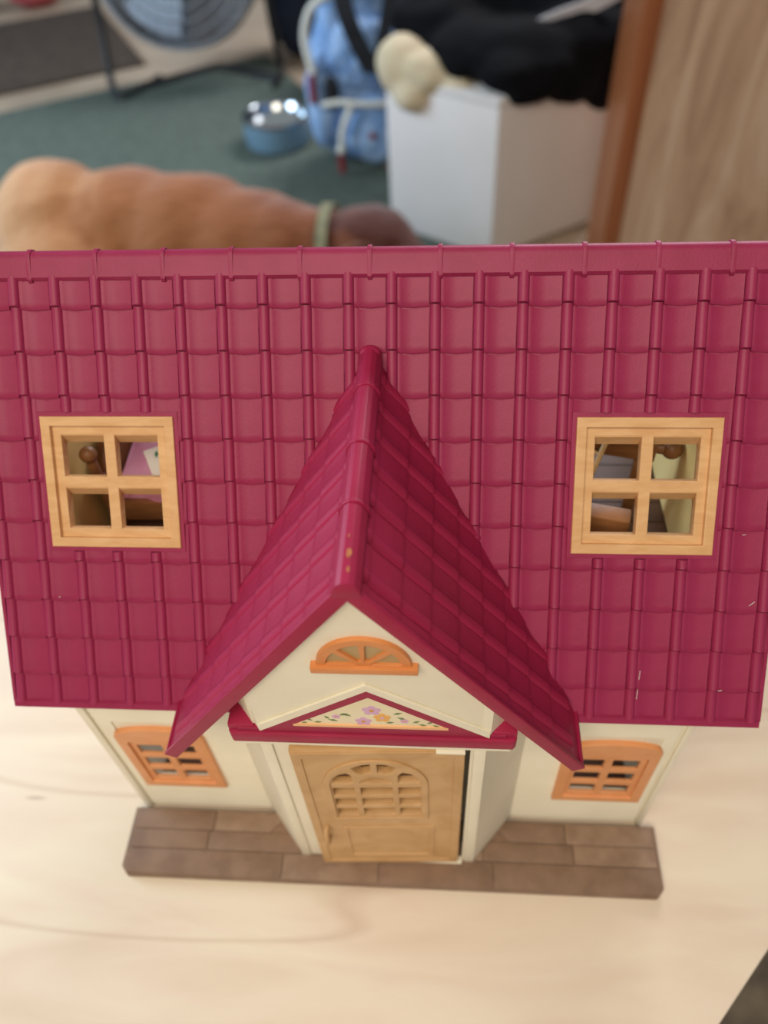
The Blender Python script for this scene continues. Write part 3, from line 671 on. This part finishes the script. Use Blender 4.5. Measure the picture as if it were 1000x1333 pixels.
# ================================================================== DOG
FUR = bpy.data.materials.new('golden_red_fur_shaded'); FUR.use_nodes = True; N, L = nodes(FUR); b = N['Principled BSDF']
b.inputs['Roughness'].default_value = 0.75; b.inputs['Sheen Weight'].default_value = 0.25; b.inputs['Specular IOR Level'].default_value = 0.25
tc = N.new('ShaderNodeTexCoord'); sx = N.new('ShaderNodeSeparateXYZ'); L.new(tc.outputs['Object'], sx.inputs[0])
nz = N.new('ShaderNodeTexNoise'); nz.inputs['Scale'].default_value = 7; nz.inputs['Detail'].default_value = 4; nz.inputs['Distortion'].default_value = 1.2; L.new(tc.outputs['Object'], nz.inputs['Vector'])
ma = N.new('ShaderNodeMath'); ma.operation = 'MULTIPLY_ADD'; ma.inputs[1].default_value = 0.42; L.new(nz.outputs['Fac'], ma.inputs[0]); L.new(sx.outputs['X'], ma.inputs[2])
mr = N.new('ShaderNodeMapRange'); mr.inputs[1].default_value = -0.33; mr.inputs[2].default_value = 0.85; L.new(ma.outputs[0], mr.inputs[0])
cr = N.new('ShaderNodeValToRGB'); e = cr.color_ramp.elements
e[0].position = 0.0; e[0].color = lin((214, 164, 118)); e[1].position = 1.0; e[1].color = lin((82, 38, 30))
for p_, c_ in ((0.16, (188, 132, 84)), (0.27, (162, 100, 54)), (0.5, (148, 88, 46)), (0.66, (122, 68, 38)), (0.74, (84, 42, 30))):  # ramp paints window light into the rump and shade into the head
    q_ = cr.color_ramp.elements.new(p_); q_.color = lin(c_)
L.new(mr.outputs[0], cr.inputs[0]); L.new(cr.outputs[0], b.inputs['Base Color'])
n2 = N.new('ShaderNodeTexNoise'); n2.inputs['Scale'].default_value = 60; n2.inputs['Detail'].default_value = 4
mpf = N.new('ShaderNodeMapping'); mpf.inputs['Scale'].default_value = (0.35, 1.2, 1.2); L.new(tc.outputs['Object'], mpf.inputs[0]); L.new(mpf.outputs[0], n2.inputs['Vector'])
bp = N.new('ShaderNodeBump'); bp.inputs['Strength'].default_value = 0.6; bp.inputs['Distance'].default_value = 0.01; L.new(n2.outputs['Fac'], bp.inputs['Height']); L.new(bp.outputs[0], b.inputs['Normal'])
RZ = ZF + 0.012
DG = thing('dog', 'reddish golden retriever lying on the green rug, head towards the white box', 'dog', (-0.5, 1.45, RZ))
def R_(p): return (p[0] + 0.5, p[1] - 1.45, p[2] - RZ)
E_ = []
for p, r, *ro in [((-0.89, 1.53, -0.44), (0.150, 0.155, 0.150)), ((-0.84, 1.44, -0.475), (0.15, 0.15, 0.11)), ((-0.70, 1.51, -0.445), (0.17, 0.140, 0.145)), ((-0.55, 1.48, -0.445), (0.19, 0.140, 0.143)),
                  ((-0.42, 1.44, -0.455), (0.17, 0.130, 0.133)), ((-0.33, 1.41, -0.455), (0.11, 0.115, 0.125)), ((-0.25, 1.40, -0.44), (0.10, 0.085, 0.095)),
                  ((-0.135, 1.385, -0.415), (0.105, 0.088, 0.085)), ((-0.07, 1.36, -0.44), (0.08, 0.062, 0.060), -0.4), ((-0.005, 1.325, -0.460), (0.072, 0.040, 0.038), -0.5),
                  # thigh, hind foot, front legs
                  ((-0.80, 1.36, -0.49), (0.15, 0.07, 0.095)), ((-0.72, 1.27, -0.555), (0.12, 0.035, 0.033)), ((-0.62, 1.25, -0.560), (0.05, 0.036, 0.028)),
                  ((-0.33, 1.33, -0.53), (0.07, 0.055, 0.075)), ((-0.22, 1.27, -0.556), (0.14, 0.034, 0.032), -0.15), ((-0.08, 1.245, -0.560), (0.05, 0.036, 0.028)),
                  ((-0.30, 1.50, -0.53), (0.07, 0.05, 0.075)), ((-0.20, 1.49, -0.556), (0.13, 0.034, 0.032), 0.05), ((-0.07, 1.495, -0.560), (0.05, 0.035, 0.028)),
                  # tail
                  ((-1.02, 1.46, -0.52), (0.09, 0.06, 0.05), 0.4), ((-1.08, 1.38, -0.545), (0.06, 0.10, 0.04), 0.3), ((-1.07, 1.26, -0.552), (0.05, 0.10, 0.035), -0.3)]:
    E_.append((R_(p), r, *ro))
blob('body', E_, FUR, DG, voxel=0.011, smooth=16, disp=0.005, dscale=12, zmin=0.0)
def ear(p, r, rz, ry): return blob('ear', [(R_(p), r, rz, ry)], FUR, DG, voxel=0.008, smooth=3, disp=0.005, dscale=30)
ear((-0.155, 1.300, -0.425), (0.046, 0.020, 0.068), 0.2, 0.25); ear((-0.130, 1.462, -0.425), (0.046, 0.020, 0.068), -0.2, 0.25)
NOSE = mat('nose_black', (22, 18, 18), None, 20, 0.35)
blob('nose', [(R_((0.060, 1.290, -0.446)), (0.018, 0.016, 0.013))], NOSE, DG, voxel=0.004, smooth=2)
for y_ in (1.318, 1.398):
    blob('eye', [(R_((-0.052, y_ + 0.004, -0.396)), (0.009, 0.009, 0.009))], NOSE, DG, voxel=0.003, smooth=1)
bm = bmesh.new(); bmesh.ops.create_circle(bm, segments=28, radius=0.094); ring = [v.co.copy() for v in bm.verts]; bm.free()
bm = bmesh.new(); n_ = 32; rr = []
for i in range(n_):
    a = 2 * math.pi * i / n_; c = Vector((0, math.cos(a) * 0.094, math.sin(a) * 0.097)); u = Vector((0, math.cos(a), math.sin(a)))
    rr.append([bm.verts.new(c + u * dx + Vector((dy, 0, 0))) for dx, dy in ((-0.002, -0.012), (0.003, -0.012), (0.003, 0.012), (-0.002, 0.012))])
for i in range(n_):
    for k in range(4): bm.faces.new((rr[i][k], rr[i][(k + 1) % 4], rr[(i + 1) % n_][(k + 1) % 4], rr[(i + 1) % n_][k]))
link('collar', fin(bm, 'collar', 40), mat('collar_greygreen', (104, 108, 84), (150, 144, 108), 40, 0.8), DG, Matrix.Translation(R_((-0.222, 1.398, -0.437))) @ Matrix.Rotation(-0.1, 4, 'Z'))

# ================================================================== BOWL
BW = thing('dog_bowl', 'round blue-sided steel dog bowl on the green rug beside the backpack', 'bowl', (-0.487, 2.290, RZ))
lathe('bowl_shell', [(0.001, 0), (0.090, 0), (0.100, 0.006), (0.104, 0.035), (0.100, 0.078), (0.096, 0.080)], mat('bowl_blue', (108, 140, 160), None, 10, 0.4, coat=0.3), BW)
lathe('steel_liner', [(0.104, 0.080), (0.103, 0.084), (0.096, 0.085), (0.088, 0.078), (0.080, 0.030), (0.060, 0.018), (0.0, 0.016)], mat('bowl_steel', (196, 204, 208), None, 10, 0.16, metal=1.0), BW)
lathe('water', [(0.0840, 0.058), (0.0, 0.0582)], mat('bowl_water', (120, 124, 120), None, 10, 0.03, spec=0.8), BW)

# ================================================================== BACKPACK
DEN = mat('light_blue_canvas', (104, 146, 200), (164, 196, 232), 16, 0.75, 0.4, 200, distort=1.5)
BLK = mat('black_webbing', (14, 17, 22), (24, 28, 34), 30, 0.8)
PIP = mat('white_piping', (226, 226, 214), None, 30, 0.6)
MAR = mat('maroon_pull', (132, 44, 50), None, 30, 0.5)
BPk = thing('backpack', 'light blue canvas backpack with white piping and black straps standing on the green rug', 'backpack', (-0.21, 2.16, RZ), rot=(-0.06, 0, 0.03))
blob('bag_body', [((0, 0.02, 0.12), (0.135, 0.085, 0.13)), ((-0.01, 0.03, 0.26), (0.135, 0.08, 0.16)), ((0.0, 0.03, 0.38), (0.11, 0.07, 0.10))], DEN, BPk, voxel=0.010, smooth=6, disp=0.010, dscale=14, zmin=0.002)
blob('front_pocket', [((0.035, -0.075, 0.10), (0.085, 0.035, 0.085)), ((0.035, -0.07, 0.14), (0.078, 0.03, 0.06))], DEN, BPk, voxel=0.008, smooth=5, disp=0.004, dscale=20)
blob('side_pocket', [((-0.105, -0.03, 0.17), (0.045, 0.05, 0.13))], DEN, BPk, voxel=0.008, smooth=4, disp=0.006, dscale=18)
blob('top_flap', [((0.01, -0.045, 0.30), (0.10, 0.04, 0.09))], DEN, BPk, voxel=0.008, smooth=5, disp=0.008, dscale=18)
tube('piping', smoothpts([(-0.118, -0.075, 0.26), (-0.135, -0.06, 0.34), (-0.11, -0.055, 0.41), (-0.05, -0.05, 0.44)]), 0.010, PIP, BPk, 8)
tube('piping', smoothpts([(-0.10, -0.092, 0.185), (-0.05, -0.105, 0.195), (0.02, -0.112, 0.190), (0.10, -0.10, 0.185)]), 0.008, PIP, BPk, 8)
tube('piping', smoothpts([(-0.02, -0.115, 0.185), (-0.045, -0.115, 0.13), (-0.055, -0.11, 0.075)]), 0.009, PIP, BPk, 8)
tube('zip_pull', [(-0.122, -0.085, 0.26), (-0.125, -0.088, 0.19)], 0.011, MAR, BPk, 8)
tube('zip_pull', [(-0.058, -0.112, 0.055), (-0.056, -0.112, 0.008)], 0.010, MAR, BPk, 8)
blob('zip_bead', [((-0.056, -0.115, 0.072), (0.013, 0.010, 0.013))], PIP, BPk, voxel=0.004, smooth=1)
blob('embroidered_emblem', [((0.035, -0.110, 0.105), (0.012, 0.004, 0.012))], MAR, BPk, voxel=0.003, smooth=1)
def strap(name, pts, w, parent, m):
    pts = smoothpts(pts, 6); bm = bmesh.new(); rr = []
    for i, p in enumerate(pts):
        t = (pts[min(i + 1, len(pts) - 1)] - pts[max(i - 1, 0)]).normalized(); s__ = t.cross(Vector((0, -1, 0.1))).normalized(); nn = s__.cross(t)
        rr.append([bm.verts.new(p + s__ * a * w / 2 + nn * c) for a, c in ((-1, -0.003), (1, -0.003), (1, 0.003), (-1, 0.003))])
    for a, b_ in zip(rr, rr[1:]):
        for k in range(4): bm.faces.new((a[k], a[(k + 1) % 4], b_[(k + 1) % 4], b_[k]))
    bm.faces.new(rr[0]); bm.faces.new(rr[-1][::-1])
    return link(name, fin(bm, name, 40), m, parent)
strap('shoulder_strap', [(-0.03, -0.06, 0.50), (-0.02, -0.105, 0.42), (0.01, -0.115, 0.34), (0.045, -0.115, 0.275)], 0.045, BPk, BLK)
strap('shoulder_strap', [(0.105, -0.03, 0.50), (0.095, -0.09, 0.42), (0.075, -0.112, 0.34), (0.055, -0.118, 0.265)], 0.035, BPk, BLK)
strap('side_strap', [(0.115, -0.07, 0.30), (0.125, -0.085, 0.20), (0.135, -0.075, 0.10), (0.14, -0.06, 0.03)], 0.03, BPk, BLK)
strap('carry_strap', [(-0.13, -0.03, 0.44), (-0.06, -0.07, 0.47), (0.0, -0.075, 0.46), (0.04, -0.07, 0.47)], 0.03, BPk, BLK)
blob('mesh_gap', [((-0.072, -0.088, 0.215), (0.022, 0.012, 0.045))], BLK, BPk, voxel=0.005, smooth=2)
strap('white_lace', [(0.118, -0.10, 0.33), (0.150, -0.10, 0.22), (0.155, -0.10, 0.10), (0.155, -0.10, 0.012)], 0.016, BPk, PIP)

# ================================================================== WHITE BOX
WB_ = thing('white_box', 'white upright storage box standing on the floor behind the dog', 'storage box', (0.1473, 1.600, ZF + 0.0))
BXM = mat('box_white', (222, 218, 212), (228, 224, 220), 5, 0.5)
def rot2(v, a): return Vector((v[0] * math.cos(a) - v[1] * math.sin(a), v[0] * math.sin(a) + v[1] * math.cos(a)))
c0 = Vector((0, 0)); eR = Vector((0.29, 0.19)); eL = Vector((-0.262, 0.170))
poly = [c0, c0 + eR, c0 + eR + eL, c0 + eL]
def inset(poly, d):
    c = sum(poly, Vector((0, 0))) / len(poly); return [p + (c - p).normalized() * d for p in poly]
prism('box_shell', [tuple(p) for p in inset(poly, 0.004)], 0.012, 0.375, 'Z', BXM, WB_, 0.008)
prism('box_foot', [tuple(p) for p in inset(poly, 0.03)], 0.012, 0.03, 'Z', BLK, WB_, 0.002)
prism('box_lid', [tuple(p) for p in inset(poly, 0.0)], 0.375, 0.393, 'Z', BXM, WB_, 0.005)
# black clothes on and behind the box
CLO = mat('black_cloth', (8, 9, 12), (12, 13, 17), 8, 0.95, 0.3, 60, spec=0.15)
CLG = mat('charcoal_cloth', (14, 17, 22), (22, 26, 32), 8, 0.95, 0.3, 60, spec=0.15)
J = blob('black_jacket', [((0.17, 1.83, -0.155), (0.21, 0.18, 0.055)), ((0.33, 1.85, -0.15), (0.16, 0.14, 0.065)), ((0.30, 1.97, -0.08), (0.24, 0.13, 0.10)), ((0.46, 1.93, -0.16), (0.10, 0.12, 0.10)), ((0.02, 1.90, -0.14), (0.12, 0.12, 0.06)), ((0.165, 1.665, -0.172), (0.075, 0.06, 0.040), 0.5), ((0.25, 1.70, -0.175), (0.08, 0.055, 0.045), 0.55), ((0.35, 1.77, -0.178), (0.09, 0.05, 0.05), 0.55), ((0.44, 1.86, -0.20), (0.06, 0.07, 0.10)), ((0.24, 1.665, -0.205), (0.09, 0.035, 0.03), 0.6), ((0.32, 1.715, -0.225), (0.08, 0.035, 0.045), 0.6), ((0.40, 1.78, -0.250), (0.07, 0.035, 0.06), 0.6), ((0.10, 1.72, -0.165), (0.09, 0.07, 0.040))], CLO, None, voxel=0.010, smooth=8, disp=0.012, dscale=9)
J['label'] = 'black garment with a white stripe heaped on top of the white box'; J['category'] = 'jacket'
strap('white_stripe', [(0.225, 1.750, -0.120), (0.275, 1.76, -0.104), (0.335, 1.775, -0.090), (0.40, 1.79, -0.066)], 0.030, J, mat('stripe_white', (190, 196, 200), None, 20, 0.7))
K = blob('charcoal_coat', [((0.03, 2.13, -0.20), (0.08, 0.09, 0.16)), ((0.04, 2.13, -0.08), (0.15, 0.09, 0.14)), ((0.20, 2.22, -0.16), (0.22, 0.10, 0.26)), ((0.47, 2.23, -0.25), (0.15, 0.12, 0.36)), ((0.22, 2.26, -0.40), (0.26, 0.12, 0.20))], CLG, None, voxel=0.014, smooth=8, disp=0.015, dscale=8)
K['label'] = 'dark charcoal coat piled behind the white box, beside the backpack'; K['category'] = 'coat'
GL = blob('clear_wrapper', [((0.035, 1.905, -0.145 + 0.03), (0.022, 0.012, 0.030)), ((0.050, 1.93, -0.085 + 0.03), (0.016, 0.012, 0.024)), ((0.020, 1.90, -0.115 + 0.03), (0.014, 0.012, 0.014))], mat('glossy_blue', (120, 150, 200), (30, 40, 60), 60, 0.08, spec=1.0), None, voxel=0.004, smooth=1, disp=0.010, dscale=60)
tag(GL, 'small shiny crumpled bluish wrapper on the dark coat', 'wrapper')
CU = blob('cream_cushion', [((-0.062, 1.775, -0.195), (0.066, 0.068, 0.066)), ((0.000, 1.735, -0.195), (0.075, 0.058, 0.046), 0, 0.3), ((-0.045, 1.735, -0.235), (0.050, 0.045, 0.045)), ((0.045,1.70,-0.212),(0.06,0.03,0.025),-0.5)], mat('cream_fleece', (206, 190, 156), (216, 202, 170), 10, 0.9, 0.4, 120), None, voxel=0.007, smooth=5, disp=0.006, dscale=12)
tag(CU, 'rounded cream fleece cushion poking out from under the black garment at the box corner', 'cushion')
NV = blob('navy_bag', [((-0.52, 3.05, -0.38), (0.11, 0.12, 0.22)), ((-0.42, 3.05, -0.30), (0.12, 0.12, 0.30)), ((-0.47, 3.06, -0.15), (0.12, 0.10, 0.15)), ((-0.26, 2.75, -0.38), (0.16, 0.12, 0.22))], mat('navy_cloth', (32, 44, 66), (40, 54, 80), 8, 0.85, 0.3, 60), None, voxel=0.014, smooth=8, disp=0.012, dscale=9)
tag(NV, 'dark navy cloth bag standing between the round fan and the backpack', 'bag')

# ================================================================== FAN
FN = thing('floor_fan', 'round grey floor fan on a black tube stand, top left behind the rug', 'fan', (-0.85, 2.78, ZF), rot=(0, 0, 0.06))
STEEL = mat('fan_grey', (134, 138, 142), (154, 158, 162), 20, 0.35, metal=0.3)
TB = mat('fan_black_tube', (26, 26, 28), None, 20, 0.4)
FC = Matrix.Translation((0, 0.0, 0.40)) @ Matrix.Rotation(math.radians(72), 4, 'X')
bm = bmesh.new()
for rr_, zz in ((0.262, 0.0), (0.225, 0.030), (0.19, 0.045), (0.155, 0.053), (0.12, 0.058), (0.085, 0.061)):
    add_tube(bm, [(rr_ * math.cos(2 * math.pi * i / 40), rr_ * math.sin(2 * math.pi * i / 40), zz) for i in range(41)], 0.003, 6, False)
for k in range(36):
    a = 2 * math.pi * k / 36; add_tube(bm, [(q * math.cos(a), q * math.sin(a), zz) for q, zz in ((0.05, 0.062), (0.12, 0.058), (0.19, 0.045), (0.225, 0.03), (0.262, 0.0))], 0.0016, 4, False)
link('front_grille', fin(bm, 'front_grille', 60), STEEL, FN, FC)
lathe('drum_ring', [(0.262, 0.010), (0.272, 0.008), (0.272, -0.10), (0.255, -0.112), (0.250, -0.105), (0.262, -0.09), (0.262, 0.010)], STEEL, FN, 48, FC)
lathe('back_disc', [(0.0, -0.105), (0.262, -0.095)], mat('fan_back', (120, 124, 130), (150, 156, 164), 6, 0.35), FN, 48, FC)
lathe('hub', [(0.0, 0.066), (0.045, 0.064), (0.052, 0.055), (0.052, -0.08), (0.0, -0.09)], STEEL, FN, 24, FC)
for k in range(3):
    bm = bmesh.new(); vs = []
    for i in range(9):
        for j in range(5):
            r_ = 0.045 + 0.19 * i / 8; a = 2 * math.pi * k / 3 + (j / 4 - 0.5) * (1.2 - 0.4 * abs(i / 8 - .4)); vs.append(bm.verts.new((r_ * math.cos(a), r_ * math.sin(a), -0.02 + 0.05 * (j / 4 - .5))))
    for i in range(8):
        for j in range(4): bm.faces.new((vs[i * 5 + j], vs[i * 5 + j + 1], vs[i * 5 + j + 6], vs[i * 5 + j + 5]))
    bmesh.ops.solidify(bm, geom=bm.faces[:], thickness=0.003)
    link('blade', fin(bm, 'blade', 60), mat('fan_blade', (190, 200, 212), None, 20, 0.25), FN, FC)
tube('stand_tube', smoothpts([(-0.285, 0.02, 0.42), (-0.29, 0.0, 0.22), (-0.285, -0.08, 0.04), (-0.25, -0.11, 0.015), (-0.19, -0.03, 0.014), (-0.15, 0.06, 0.014)]), 0.013, TB, FN, 10)
tube('stand_tube', smoothpts([(0.285, 0.02, 0.42), (0.29, 0.0, 0.22), (0.295, 0.03, 0.04), (0.285, -0.05, 0.016), (0.28, -0.09, 0.016)]), 0.013, TB, FN, 10)
tube('cross_foot', smoothpts([(-0.19, -0.03, 0.014), (-0.05, 0.06, 0.014), (0.06, 0.12, 0.014), (0.15, 0.07, 0.014), (0.285, -0.02, 0.014)]), 0.017, TB, FN, 10)
tube('axle', [(-0.29, 0.0, 0.40), (-0.27, 0, 0.40)], 0.02, TB, FN, 10); tube('axle', [(0.27, 0.0, 0.40), (0.29, 0, 0.40)], 0.02, TB, FN, 10)

# ================================================================== WOOD CABINET
def wood(name, c1, c2, c3, stretch, sc, dist):
    m = bpy.data.materials.new(name); m.use_nodes = True; N, L = nodes(m); b = N['Principled BSDF']; b.inputs['Roughness'].default_value = 0.38
    tc = N.new('ShaderNodeTexCoord'); mp = N.new('ShaderNodeMapping'); mp.inputs['Scale'].default_value = stretch; L.new(tc.outputs['Object'], mp.inputs[0])
    n1 = N.new('ShaderNodeTexNoise'); n1.inputs['Scale'].default_value = sc; n1.inputs['Detail'].default_value = 6; n1.inputs['Distortion'].default_value = dist; n1.inputs['Roughness'].default_value = 0.6
    L.new(mp.outputs[0], n1.inputs['Vector']); cr = N.new('ShaderNodeValToRGB'); e = cr.color_ramp.elements
    e[0].position = 0.30; e[0].color = lin(c1); e[1].position = 0.70; e[1].color = lin(c3); q = e.new(0.48); q.color = lin(c2)
    L.new(n1.outputs['Fac'], cr.inputs[0]); L.new(cr.outputs[0], b.inputs['Base Color']); return m
OAK = wood('oak_veneer', (158, 122, 94), (192, 156, 126), (212, 182, 154), (1.0, 1.0, 0.13), 16, 1.6)
OAKE = wood('orange_wood_edge', (128, 70, 38), (150, 86, 48), (164, 98, 58), (1, 1, 0.1), 16, 0.8)
CB = thing('wood_cabinet', 'tall pale oak-veneer cabinet with orange-brown edge strip at the right', 'cabinet', (0.3660, 1.36, ZF))
box('side_edge', (0.0, 0.0, 0.0), (0.032, 0.024, 1.35), OAKE, CB, 0.002)
box('front_panel', (0.0322, 0.002, 0.0), (0.66, 0.022, 1.35), OAK, CB, 0.001)
box('carcass', (0.008, 0.025, 0.002), (0.655, 0.22, 1.345), OAKE, CB)
